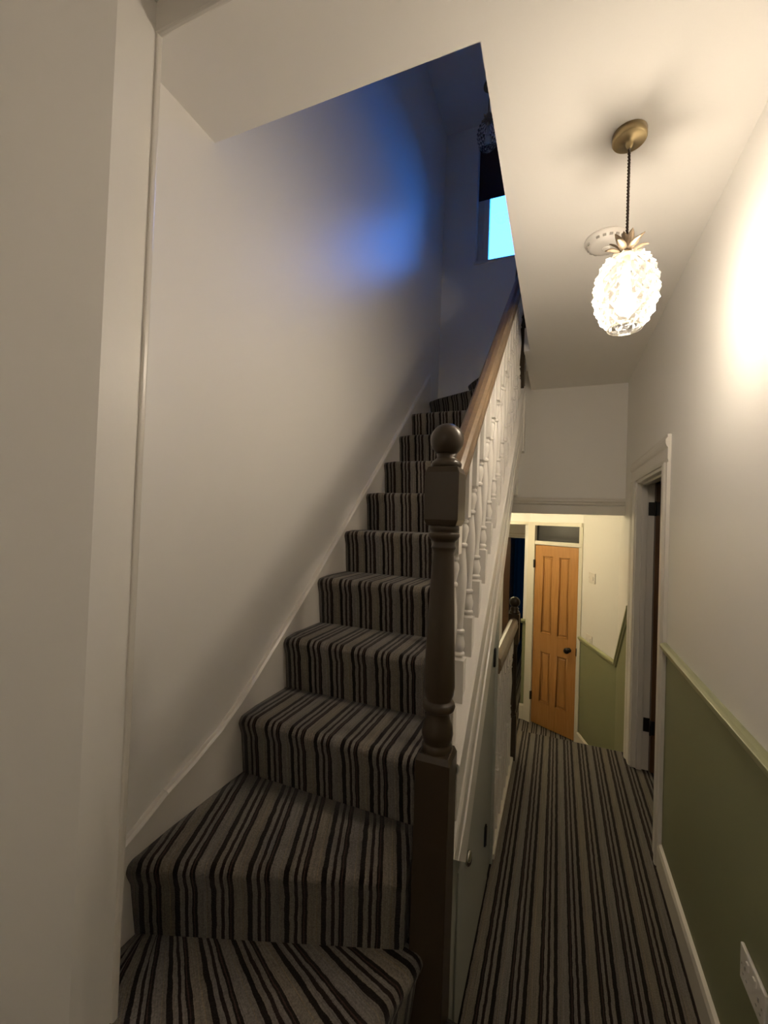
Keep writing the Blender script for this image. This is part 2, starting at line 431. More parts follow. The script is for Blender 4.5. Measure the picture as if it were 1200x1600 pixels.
# roof and hull that keep the dusk out
b = MB(); b.box(-3.2, XL-.12, -3.1, 0.72, 2.92, 3.0); b.box(.6, 1.95, 3.98, 4.2, -2.2, 3.0); b.box(.9, 1.0, 4.1, 9, -2.2, 1.9)
b.box(1.9, 1.98, -3.1, 4.2, -2.2, 5.2); b.box(XL-.2, 1.9, 3.98, 4.05, 1.95, 2.95); b.box(XL-.12, 1.0, 2.1, 9, -2.3, -2.2)
b.box(XL-.12, XL, 2.1, 2.2, -2.2, 0); b.box(XL, .9, 2.05, 2.10, -2.2, -.1)
struct(b.build('roof', DROOM), 'outer shell of the house beyond the rooms in view')
b = MB(); b.box(XL, 1.6, -1.2, 1.0, 2.921, 2.945); b.box(-.19, 1.6, 1.0, 3.72, 2.921, 2.945)
struct(b.build('floor', UPWALL), 'pale floor of the upper landing')
# side room behind the open brown door
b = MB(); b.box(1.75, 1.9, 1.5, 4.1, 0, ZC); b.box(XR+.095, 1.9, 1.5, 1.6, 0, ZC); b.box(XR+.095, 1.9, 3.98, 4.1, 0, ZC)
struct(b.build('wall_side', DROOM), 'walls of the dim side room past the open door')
# steps down to the landing
for i in range(3):
    y0 = YF + i*0.25
    b = MB(); b.box(-0.25, XR, y0, y0+0.25, LZ-.05, -0.2133*(i+1))
    flipuv(b); struct(b.build('floor', CARPET), 'carpeted step down from the hall to the lower landing')

# skirting, dado rails
b = MB()
b.prism([(XR, 0), (XR-.018, 0), (XR-.018, .10), (XR-.012, .115), (XR, .12)], 1, -3, 2.41)
struct(b.build('baseboard_right', WHITE), 'white skirting board below the green wall')
dprof = [(0, 0), (-.012, .004), (-.016, .016), (-.026, .024), (-.028, .04), (-.018, .048), (-.008, .052), (0, .052)]
b = MB(); b.sweep(dprof, (XR, -3, 1.012), (XR, 2.41, 1.012), (1, 0, 0), (0, 0, 1))
struct(b.build('trim_6', GREENG, bevel=.002), 'sage green dado rail along the right wall')
b = MB()
b.sweep(dprof, (XR, 3.49, 1.008), (XR, 4.156, dl(4.156)-.012), (1, 0, 0), (0, 0, 1))
d01 = (P1-P0).normalized(); n01 = Vector((-d01.y, d01.x)); n01 = n01 if n01.y > 0 else -n01
b.sweep(dprof, (P0.x, P0.y, zc_-.012), (P1.x, P1.y, zc_-.012), (n01.x, n01.y, 0), (0, 0, 1))
b.sweep(dprof, (P3.x-.02, P3.y, .455), (P2.x-.02, P2.y, .455), (0, 1, 0), (0, 0, 1))
struct(b.build('trim_7', GREENG, bevel=.002), 'sage green dado rail sloping down beside the landing steps')
b = MB()
b.sweep([(0, 0), (-.016, 0), (-.016, .11), (-.008, .125), (0, .125)], (P0.x, P0.y, LZ), (P1.x, P1.y, LZ), (n01.x, n01.y, 0), (0, 0, 1))
b.sweep([(0, 0), (-.018, 0), (-.018, .15), (-.008, .17), (0, .17)], (P3.x-.012, P3.y, LZ), (P2.x+.01, P2.y, LZ), (0, 1, 0), (0, 0, 1))
struct(b.build('baseboard_landing', CREAM), 'cream skirting boards either side of the pine door')

# ------------------------------------------------------------------ staircase
N0 = 0.475; RISE = 0.2125
def tz(n): return N0 + RISE*n
def ny(n): return 1.215 + 0.2495*(n-2)
SX0, SX1 = XL+.018, -0.292
stairs = empty('staircase', (-0.66, 2.1, 0), 'staircase in striped carpet with white balusters and brown newel posts', 'staircase')
def part(mb, name, mats, parent=stairs, bevel=0, label=None, **k):
    o = mb.build(name, mats, parent, bevel, **k)
    # meshes are written in world coordinates: undo the parent's place
    off = Vector((0, 0, 0)); p = parent
    while p: off += p.location; p = p.parent
    o.location = -off
    if label: o['label'] = label
    return o

def step_path(z0, z1):
    """(offset behind the nose, z) from the riser foot over the rounded nose"""
    p = [(.034, z0), (.026, z0+.06), (.016, z1-.07), (.006, z1-.045)]
    r = .024
    for k in range(7):
        a = math.pi*k/12
        p.append((r-r*math.cos(a), z1-r+r*math.sin(a)))
    return p
def step(L, R, BL, BR, z0, z1, nseg, u_off=0.0, fan=None, zdrop=None):
    """one carpeted tread with its riser. L,R nose ends; BL,BR back ends (xy)"""
    L, R, BL, BR = map(Vector, (L, R, BL, BR))
    d = (R-L).normalized(); nrm = Vector((-d.y, d.x))
    if nrm.y < 0: nrm = -nrm
    path = step_path(z0, z1)
    mb = MB(); grid = []; uvs = []
    for i in range(nseg+1):
        t = i/nseg; P = L.lerp(R, t); Bk = BL.lerp(BR, t)
        row = []; ur = []; v = 0; last = None
        edge = min(t, 1-t)*(R-L).length
        for k, (o, z) in enumerate(path):
            q = P + nrm*o
            zz = z
            if edge < .012 and k > 3: zz = z-.006*(1-edge/.012)
            row.append((q.x, q.y, zz))
            if last is not None: v += (Vector(row[-1])-last).length
            last = Vector(row[-1]); ur.append(((q-L).dot(d)+u_off, v))
        for s_ in (.25, .5, .75, 1):
            st = P+nrm*.024; q = st.lerp(Bk, s_)
            row.append((q.x, q.y, z1))
            v += (Vector(row[-1])-last).length; last = Vector(row[-1])
            ur.append(((q-L).dot(d)+u_off, v))
        row.append((Bk.x, Bk.y, z0-.02)); ur.append((ur[-1][0], v+z1-z0))
        grid.append(row); uvs.append(ur)
    m_ = len(grid[0])
    for i in range(nseg):
        for k in range(m_-1):
            mb.face([grid[i][k], grid[i+1][k], grid[i+1][k+1], grid[i][k+1]],
                    [uvs[i][k], uvs[i+1][k], uvs[i+1][k+1], uvs[i][k+1]], smooth=k < m_-2)
    mb.face(grid[0], uvs[0]); mb.face(grid[-1][::-1], uvs[-1][::-1])
    return mb
U0 = -0.012
# the straight steps
for n in range(2, 10):
    yn = ny(n); yb = ny(n+1)+.034 if n < 9 else 3.44
    if n < 9:
        mb = step((SX0, yn), (SX1, yn), (SX0, yb), (SX1, yb), tz(n-1), tz(n), 12, U0)
    else:
        mb = step((SX0, yn), (SX1, yn), (SX0, 3.44), (SX1, 3.06), tz(n-1), tz(n), 12, U0)
    part(mb, 'carpeted_step', CARPET)
# winders at the top
part(step((SX0, 3.40), (-.32, 3.02), (-.80, YE), (-.32, 3.12), tz(9), tz(10), 10, .05), 'carpeted_step', CARPET)
part(step((-.76, YE-.005), (-.32, 3.09), (-.32, YE-.005), (-.30, 3.15), tz(10), tz(11), 10, .01), 'carpeted_step', CARPET)
# tapered second step
part(step((SX0, .805), (-.335, 1.060), (SX0, 1.249), (-.335, 1.249), tz(0), tz(1), 16, -.025), 'carpeted_step', CARPET)
# fan-shaped bottom steps curling round the newel post
def fan_step(r, z0, z1, a0, a1, name='carpeted_step'):
    C_ = Vector((-1.39, 1.297)); mb = MB(); n = 28; grid = []; uvs = []
    path = step_path(z0, z1)
    for i in range(n+1):
        a = a0+(a1-a0)*i/n
        d = Vector((math.sin(a), -math.cos(a)))          # away from the fan centre
        row = []; ur = []; v = 0
        for o, z in path:
            q = C_+d*(r-o); row.append((q.x, q.y, z)); ur.append((.93*a, v)); v += .03
        for rr in (r-.2, r-.4, r-.62):
            q = C_+d*rr
            row.append((max(q.x, SX0), q.y, z1)); ur.append((.93*a, v)); v += .2
        row.append((max(q.x, SX0), q.y, z0)); ur.append((.93*a, v))
        grid.append(row); uvs.append(ur)
    for i in range(n):
        for k in range(len(path)+3):
            mb.face([grid[i][k], grid[i+1][k], grid[i+1][k+1], grid[i][k+1]],
                    [uvs[i][k], uvs[i+1][k], uvs[i+1][k+1], uvs[i][k+1]], smooth=k < len(path)+2)
    mb.face(grid[0], uvs[0]); mb.face(grid[-1][::-1], uvs[-1][::-1])
    return part(mb, name, CARPET)
fan_step(1.115, tz(0)-RISE, tz(0), math.radians(8), math.radians(84))
fan_step(1.36, 0.0, tz(0)-RISE, math.radians(8), math.radians(84))

# wall stringer with its swept foot
top = [(y_, z_+.1) for y_, z_ in [(.72, .60), (.775, .615), (.85, .648), (.93, .69), (1.03, .727), (1.135, .775), (1.23, .835), (1.33, .912), (1.45, 1.008), (1.633, 1.158),
       (2.0, 1.472), (2.405, 1.815), (2.96, 2.295), (3.30, 2.60), (3.42, 2.72)]]
mb = MB()
mb.prism([(.72, .0), (1.0, 0), (1.6, .55), (3.42, 2.1)]+top[::-1], 0, XL, XL+.016)
for A, B in zip(top[:-1], top[1:]):
    A, B = Vector((0, *A)), Vector((0, *B)); u = Vector((0, -(B-A).z, (B-A).y)).normalized()
    mb.sweep([(XL, -.002), (XL+.021, -.002), (XL+.021, .006), (XL+.014, .013), (XL, .013)], A, B, (1, 0, 0), u)
part(mb, 'wall_stringer', WHITE)

# outer string
def stz(y): return 1.07+.8575*(y-1.36)
low = [(1.19, .393), (1.221, .425), (1.347, .555), (1.689, .907), (2.086, 1.309), (2.556, 1.817), (3.10, 2.18)]
def loz(y):
    for (a, za), (c, zc) in zip(low[:-1], low[1:]):
        if a <= y <= c: return za+(zc-za)*(y-a)/(c-a)
    return low[-1][1]
tx = [(0, -.300), (0, -.238), (.27, -.236), (.29, -.250), (.31, -.268), (.43, -.270), (.46, -.258), (.48, -.244), (.51, -.240), (.67, -.240),
      (.685, -.254), (.73, -.254), (.745, -.238), (1, -.235), (1, -.300)]
yy = sorted(set([1.19, 1.221, 1.347, 1.689, 2.086, 2.556, 3.10]+[1.25+.1*i for i in range(19)]))
mb = MB(); rows = []
for y in yy:
    zt, zb = stz(y), loz(y)
    zc = .651-(y-1.221)*.762 if y < 1.347 else -9          # sawn-off foot of the string
    rows.append([(x, y, max(zt+(zb-zt)*t, zc)) for t, x in tx])
for A, B in zip(rows[:-1], rows[1:]):
    n = len(A)
    for k in range(n):
        mb.face([A[k], A[(k+1) % n], B[(k+1) % n], B[k]])
mb.face(rows[0]); mb.face(rows[-1][::-1])
string = part(mb, 'outer_string', WHITE)
mb = MB()
mb.sweep([(-.305, -.004), (-.236, -.004), (-.232, .004), (-.232, .016), (-.238, .022), (-.300, .022), (-.305, .016)],
         (0, 1.19, stz(1.19)-.012), (0, 3.08, stz(3.08)-.012), (1, 0, 0), (0, 0, 1))
part(mb, 'string_cap', WHITE, string)

# balusters
def baluster_mb(h, zb=.115, zt=.555, sink=.03):
    s_ = .0205; mb = MB()
    def blk(z0, z1):
        mb.box(-s_, s_, -s_, s_, z0, z1)
    blk(-sink, zb)
    k = (zt-zb)/.44
    P = lambda z: zb+z*k
    prof = [(.0195, P(0)), (.012, P(.004)), (.012, P(.008)), (.018, P(.012)), (.018, P(.019)), (.013, P(.023)), (.0175, P(.036)), (.0185, P(.048)),
            (.014, P(.066)), (.0108, P(.078)), (.0165, P(.081)), (.0165, P(.089)), (.0108, P(.093)), (.012, P(.13)), (.0165, P(.20)),
            (.0188, P(.245)), (.0165, P(.285)), (.0125, P(.325)), (.0108, P(.345)), (.0165, P(.349)), (.0165, P(.357)), (.0115, P(.361)),
            (.0145, P(.375)), (.0195, P(.398)), (.0185, P(.41)), (.013, P(.42)), (.018, P(.423)), (.018, P(.431)), (.012, P(.435)), (.0195, P(.44))]
    mb.lathe(prof, n=14, cap=False)
    blk(zt, h)
    return mb
YB0 = 1.215
first = None
for i in range(15):
    y = YB0+.1245*i
    loc = Vector((-.276, y, stz(y)+.008))
    if first is None:
        first = baluster_mb(.748).build('baluster', WHITE, stairs, .0015)
        o = first
    else:
        o = first.copy(); COL.objects.link(o); o.parent = stairs
    o.location = loc-stairs.location
# handrail
def rz(y): return 1.80+.8575*(y-1.35)
hr = [(-.022, 0), (.022, 0), (.025, .010), (.030, .016), (.030, .030), (.027, .036), (.029, .044), (.026, .056), (.016, .064), (0, .067),
      (-.016, .064), (-.026, .056), (-.029, .044), (-.027, .036), (-.030, .030), (-.030, .016), (-.025, .010)]
mb = MB(); sl = Vector((0, -.8575, 1)).normalized()
mb.sweep(hr, (-.280, 1.18, rz(1.18)), (-.280, 3.10, rz(3.10)), (1, 0, 0), sl)
part(mb, 'handrail', RAILW, bevel=.002)
# newel posts
NX, NY = -.287, 1.146
def newel(cx, cy, z0, zb, zt0, zt1, base_h, name, mats, parent, half=.046):
    """square block, turned shaft, square block; profile measured from the photo"""
    mb = MB(); s_ = half
    def blk(z0, z1, c0, c1):
        cc = .016
        mb.box(cx-s_, cx+s_, cy-s_, cy+s_, z0+(cc if c0 else 0), z1-(cc if c1 else 0))
        for on, za, zb_ in ((c0, z0+cc, z0), (c1, z1-cc, z1)):
            if not on: continue
            a, r = s_, s_*.86
            lo = [(cx-a, cy-a, za), (cx+a, cy-a, za), (cx+a, cy+a, za), (cx-a, cy+a, za)]
            hi = [(cx-r, cy-r, zb_), (cx+r, cy-r, zb_), (cx+r, cy+r, zb_), (cx-r, cy+r, zb_)]
            mb.poly(lo+hi, [(0, 1, 5, 4), (1, 2, 6, 5), (2, 3, 7, 6), (3, 0, 4, 7), (4, 5, 6, 7)])
    blk(z0, zb, False, True)
    k = (zt0-zb)/(1.489-.885); P = lambda z: zb+(z-.885)*k
    prof = [(.038, P(.882)), (.040, P(.89)), (.041, P(.898)), (.036, P(.906)), (.040, P(.918)), (.0425, P(.93)), (.040, P(.950)),
            (.033, P(.968)), (.031, P(.982)), (.033, P(.990)), (.043, P(.994)), (.0455, P(1.004)), (.043, P(1.014)), (.034, P(1.019)),
            (.040, P(1.035)), (.0428, P(1.055)), (.0415, P(1.09)), (.038, P(1.18)), (.034, P(1.29)), (.030, P(1.39)), (.0285, P(1.415)),
            (.031, P(1.424)), (.034, P(1.43)), (.031, P(1.436)), (.030, P(1.446)), (.037, P(1.452)), (.0425, P(1.460)), (.0425, P(1.468)),
            (.036, P(1.472)), (.041, P(1.478)), (.041, P(1.486)), (.038, P(1.492))]
    mb.lathe(prof, cx, cy, 28, cap=False)
    blk(zt0, zt1, True, True)
    o = part(mb, name, mats, parent, bevel=.002)
    mb = MB()
    mb.lathe([(.034, zt1-.004), (.041, zt1+.002), (.042, zt1+.010), (.038, zt1+.017), (.030, zt1+.022), (.026, zt1+.028), (.028, zt1+.038)], cx, cy, 28)
    mb.sphere((cx, cy, zt1+.076), .0455, 32, 18)
    part(mb, 'ball_finial', mats, o)
    return o
newel(NX, NY, 0, .985, 1.589, 1.747, 0, 'newel_post', DARK, stairs)
n2 = newel(-.287, 3.10, 2.50, 3.1, 3.6, 3.78, 0, 'newel_post', DARK, stairs)
mb = MB(); mb.box(-.336, -.230, 3.05, 3.152, 2.1, 2.51)
part(mb, 'newel_drop', WHITE, stairs, .003, 'white-painted foot of the upper newel post')

# ------------------------------------------------------------------ wall and cupboard under the stairs
PX = -.253
b = MB()
def under(y): return loz(max(1.19, min(y, 3.1)))+.03
b.prism([(1.19, 0), (2.128, 0), (2.128, under(2.128)), (1.689, under(1.689)), (1.347, .59), (1.19, .70)], 0, -.29, PX-.004)
struct(b.build('wall_understairs', GREY), 'grey-green panelling under the white stair string')
b = MB(); b.box(-.29, -.246, 2.10, 2.130, 0.0, 1.298)
struct(b.build('trim_8', GREY, bevel=.003), 'grey-green corner strip at the end of the panelling under the stairs')
cup = empty('cupboard_door', (PX, 1.62, 0.02), 'grey-green cupboard door with a round knob under the staircase', 'cupboard door')
b = MB()
b.prism([(1.33, .02), (1.99, .02), (1.99, 1.16), (1.70, .88), (1.347, .53), (1.33, .53)], 0, PX-.003, PX+.002)
part(b, 'door_leaf', GREY, cup, .001)
b = MB()
v = []
b.lathe([(.020, 0), (.0225, .003), (.023, .007), (.021, .011), (.015, .015), (.006, .017)], n=18)
kn = b.build('knob', CHROME, cup); kn.rotation_euler = (0, math.pi/2, 0); kn.location = Vector((PX+.005, 1.44, .50))-cup.location
kn['label'] = 'round chrome knob'
for y, z in ((1.86, .295), (1.985, 1.0)):
    b = MB(); b.box(PX+.004, PX+.010, y-.012, y+.012, z-.04, z+.04)
    b.tube([(PX+.009, y, z-.04), (PX+.009, y, z+.04)], .004)
    part(b, 'hinge', IRON, cup, label='black iron hinge')

# ------------------------------------------------------------------ level balustrade over the lower stairs
lb = empty('landing_balustrade', (-.26, 2.6, 0), 'low white balustrade with a brown rail beside the hall floor edge', 'balustrade')
mb = MB(); mb.box(-.292, -.238, 2.132, 3.06, 0, .028)
part(mb, 'base_rail', CREAM, lb, .004)
lf = None
for i in range(7):
    y = 2.20+.126*i
    if lf is None:
        lf = baluster_mb(.86, .30, .72, 0).build('baluster', WHITE, lb, .0015); o = lf
    else:
        o = lf.copy(); COL.objects.link(o); o.parent = lb
    o.location = Vector((-.265, y, .026))-lb.location; o.scale = (.74, .74, 1)
mb = MB()
mb.sweep([(p[0], p[1]) for p in hr], (-.262, 2.131, .88), (-.262, 3.09, .88), (1, 0, 0), (0, 0, 1.2))
part(mb, 'handrail', RAILW, lb, .002)
mb = MB(); cx, cy_ = -.262, 3.10
mb.box(cx-.036, cx+.036, cy_-.036, cy_+.036, LZ, .30); mb.lathe([(.034, .30), (.026, .32), (.034, .35), (.03, .39), (.025, .75), (.034, .78)], cx, cy_, 20, cap=False)
mb.box(cx-.036, cx+.036, cy_-.036, cy_+.036, .78, .985)
npst = part(mb, 'newel_post', DARK, lb, .003, 'dark brown newel post')
mb = MB(); mb.lathe([(.028, .983), (.034, .989), (.034, 1.001), (.024, 1.007), (.030, 1.019), (.022, 1.029), (.020, 1.035)], cx, cy_, 24)
mb.sphere((cx, cy_, 1.063), .036, 28, 16); part(mb, 'ball_finial', DARK, npst)
# the lower flight that runs back under the stairs
ls = empty('lower_staircase', (-.64, 3.0, -1.5), 'dim carpeted flight going down behind the low balustrade', 'staircase')
for i in range(6):
    z1 = LZ-.21*i-.0; y1 = 4.03-.25*i
    mb = MB(); mb.box(XL+.004, -.31, y1-.25, y1, -2.2, z1-.21)
    part(mb, 'carpeted_step', CARPET, ls)
mb = MB(); mb.prism([(4.03, LZ-.02), (3.2, LZ-.55), (2.2, -1.6), (2.2, -.95), (3.0, -.2), (3.3, -.2)], 0, -.306, -.302)
part(mb, 'outer_string', WHITE, ls)

# ------------------------------------------------------------------ openings: side door on the right
fr = MB()
def arch(y0, y1, z0, z1, b):
    pass
b = MB()
cprof = [(0, 0), (-.010, 0), (-.014, .02), (-.014, .075), (-.020, .085), (-.024, .10), (-.024, .118), (-.016, .128), (-.016, CW), (0, CW)]
# far casing, near casing, head casing; profile b runs away from the opening
b.sweep(cprof, (XR, OP1, 0), (XR, OP1, OPZ), (1, 0, 0), (0, 1, 0))
b.sweep(cprof, (XR, OP0-.005, 0), (XR, OP0-.005, OPZ), (1, 0, 0), (0, -1, 0))
b.sweep(cprof, (XR, OP0-CW-.005, OPZ), (XR, OP1+CW, OPZ), (1, 0, 0), (0, 0, .93))
struct(b.build('trim_9', WHITE, bevel=.0015), 'moulded white architrave round the open brown door')
b = MB()
b.box(XR-.002, XR+.105, OP1-.018, OP1+.005, 0, OPZ); b.box(XR-.002, XR+.105, OP0-.005, OP0+.018, 0, OPZ); b.box(XR-.002, XR+.105, OP0, OP1, OPZ-.018, OPZ+.005)
b.box(XR+.03, XR+.062, OP1-.032, OP1, 0, OPZ-.02); b.box(XR+.03, XR+.062, OP0, OP0+.032, 0, OPZ-.02); b.box(XR+.03, XR+.062, OP0+.02, OP1-.02, OPZ-.032, OPZ)
struct(b.build('trim_10', WHITE, bevel=.002), 'white door lining with a stop bead')
d2 = MB()
DX = XR+.105
d2.box(DX, DX+.74, OP1-.060, OP1-.022, .012, OPZ-.024)
for px0, px1 in ((DX+.09, DX+.27), (DX+.34, DX+.52)):
    d2.box(px0, px1, OP1-.063, OP1-.060, .20, .75); d2.box(px0, px1, OP1-.063, OP1-.060, .95, 1.75)
door2 = struct(d2.build('door_2', DOORD, bevel=.003), 'dark brown door standing open into the side room')
for z in (.30, 1.735):
    b = MB(); b.box(DX-.036, DX, OP1-.022, OP1-.017, z-.045, z+.045); b.box(DX-.004, DX+.022, OP1-.063, OP1-.058, z-.045, z+.045)
    b.tube([(DX-.003, OP1-.064, z-.048), (DX-.003, OP1-.064, z+.048)], .007)
    b.build('hinge', IRON, door2)['label'] = 'black hinge'

# ------------------------------------------------------------------ pine door on the landing
dd = (P2-P1).normalized(); dn = Vector((-dd.y, dd.x)); dn = dn if dn.y < 0 else -dn      # towards the camera
ang = math.atan2(-dd.y, -dd.x)        # local +x runs from the post (P2) to the corner (P1)
Ld = (P1-P2).length
def local(mb, name, mats, parent=None, bevel=0, label=None):
    o = mb.build(name, mats, parent, bevel)
    if parent is None:
        o.location = (P2.x, P2.y, LZ); o.rotation_euler = (0, 0, ang)
    if label: o['label'] = label
    return o
# frame: local x along the wall, local -y towards the camera
FW = .088; DTOP = 2.016; TR0, TR1 = 2.062, 2.235
b = MB()
b.box(0, FW, -.03, .06, 0, 2.275); b.box(Ld-.030, Ld+.01, -.02, .06, 0, 2.275); b.box(0, Ld, -.028, .06, TR1, 2.275); b.box(0, Ld, -.025, .06, DTOP+.003, TR0)
frame = struct(local(b, 'trim_11', CREAM, bevel=.003), 'cream frame of the pine door with a small pane above')
b = MB(); b.box(FW, Ld-.03, .012, .018, TR0, TR1)
local(b, 'fanlight_pane', DPANE, frame, label='dark pane over the pine door')
# the leaf
X0, X1 = FW+.004, Ld-.034; W_ = X1-X0
b = MB()
st, mu = .19*W_, .15*W_
pw = (W_-2*st-mu)/2
rails = [(0, .275), (.83, 1.04), (1.895, DTOP-.004)]
b.box(X0, X0+st, -.012, .025, .012, DTOP-.004); b.box(X1-st, X1, -.012, .025, .012, DTOP-.004)
b.box(X0+st+pw, X1-st-pw, -.012, .025, .012, DTOP-.004)
for z0, z1 in rails:
    b.box(X0+st, X0+st+pw, -.012, .025, max(z0, .012), z1); b.box(X1-st-pw, X1-st, -.012, .025, max(z0, .012), z1)
door = struct(local(b, 'door_1', PINE, bevel=.0015), 'orange pine four-panel door at the end of the landing')
for xa in (X0+st, X1-st-pw):
    for z0, z1 in ((.275, .83), (1.04, 1.895)):
        b = MB()
        b.box(xa-.002, xa+pw+.002, .002, .020, z0-.002, z1+.002)
        g = .016
        v = [(xa+g, .002, z0+g), (xa+pw-g, .002, z0+g), (xa+pw-g, .002, z1-g), (xa+g, .002, z1-g)]
        h_ = [(xa+g+.012, -.006, z0+g+.012), (xa+pw-g-.012, -.006, z0+g+.012), (xa+pw-g-.012, -.006, z1-g-.012), (xa+g+.012, -.006, z1-g-.012)]
        b.poly(v+h_, [(0, 1, 5, 4), (1, 2, 6, 5), (2, 3, 7, 6), (3, 0, 4, 7), (4, 5, 6, 7)])
        # moulding round the panel
        for (ax, az, bx, bz) in ((xa, z0, xa+pw, z0), (xa+pw, z0, xa+pw, z1), (xa+pw, z1, xa, z1), (xa, z1, xa, z0)):
            b.tube([(ax, -.008, az), (bx, -.008, bz)], .006, 6)
        b.build('door_panel', PINE, door)
b = MB(); b.lathe([(.024, 0), (.024, .006), (.010, .012), (.009, .030), (.020, .038), (.031, .050), (.029, .064), (.012, .073)], n=22)
k = b.build('door_knob', IRON, door); k.rotation_euler = (math.pi/2, 0, 0); k.location = (X1-.075, -.012, .93); k['label'] = 'black round door knob'
for z in (.31, 1.80):
    b = MB(); b.box(X0-.012, X0+.004, -.034, -.012, z-.045, z+.045); b.tube([(X0-.003, -.034, z-.045), (X0-.003, -.034, z+.045)], .006)
    b.build('hinge', IRON, door)['label'] = 'black hinge'
b = MB(); b.box(X1+.002, X1+.010, -.024, -.010, .89, .97); b.build('lock_keep', IRON, door)

# ------------------------------------------------------------------ switches, socket
def on_corner(t, z):    # point on the angled wall
    p = P0.lerp(P1, t); return Vector((p.x, p.y, z))
wang = math.atan2(d01.y, d01.x)
def plate(name, loc, rz_, wd, ht, label, cat, rockers=1, sock=False, group=None):
    e = empty(name, loc, label, cat, group); e.rotation_euler = (0, 0, rz_)
    b = MB(); b.box(-wd/2, wd/2, -.009, 0, -ht/2, ht/2); b.build('faceplate', PLAST, e, .003)
    if not sock:
        b = MB(); b.box(.022, .044, -.015, -.008, -.02, .02); b.build('rocker', PLAST, e, .002)
    else:
        for s_ in (-1, 1):
            b = MB(); b.box(s_*.020-.007, s_*.020+.007, -.013, -.008, .016, .034); b.build('rocker', PLAST, e, .0015)
            b = MB(); cx = s_*.040
            b.box(cx-.003, cx+.003, -.0102, -.0088, -.002, .008); b.box(cx-.014, cx-.008, -.0102, -.0088, -.022, -.018); b.box(cx+.008, cx+.014, -.0102, -.0088, -.022, -.018)
            b.build('pin_holes', SLOT, e)
    for s_ in (-1, 1):
        b = MB(); b.lathe([(.0028, 0), (.0028, .0012), (.001, .0018)], n=10)
        o = b.build('screw', CHROME, e); o.rotation_euler = (math.pi/2, 0, 0); o.location = (s_*wd*.41, -.009, 0)
    return e
pl1 = on_corner(.66, 1.10); pl2 = on_corner(.70, .49)
PLATES = []
off = n01*-.001
for p, lab, nm in ((pl1, 'white light switch high on the wall right of the pine door', 'light_switch'),
                   (pl2, 'white switch plate just above the green rail by the pine door', 'switch_plate')):
    plate(nm, p+Vector((off.x, off.y, 0)), wang+math.pi, .146, .10, lab, 'switch')
plate('wall_socket', (XR-.001, 1.383, .462), -math.pi/2, .146, .092, 'white double socket low on the green wall', 'socket', sock=True)

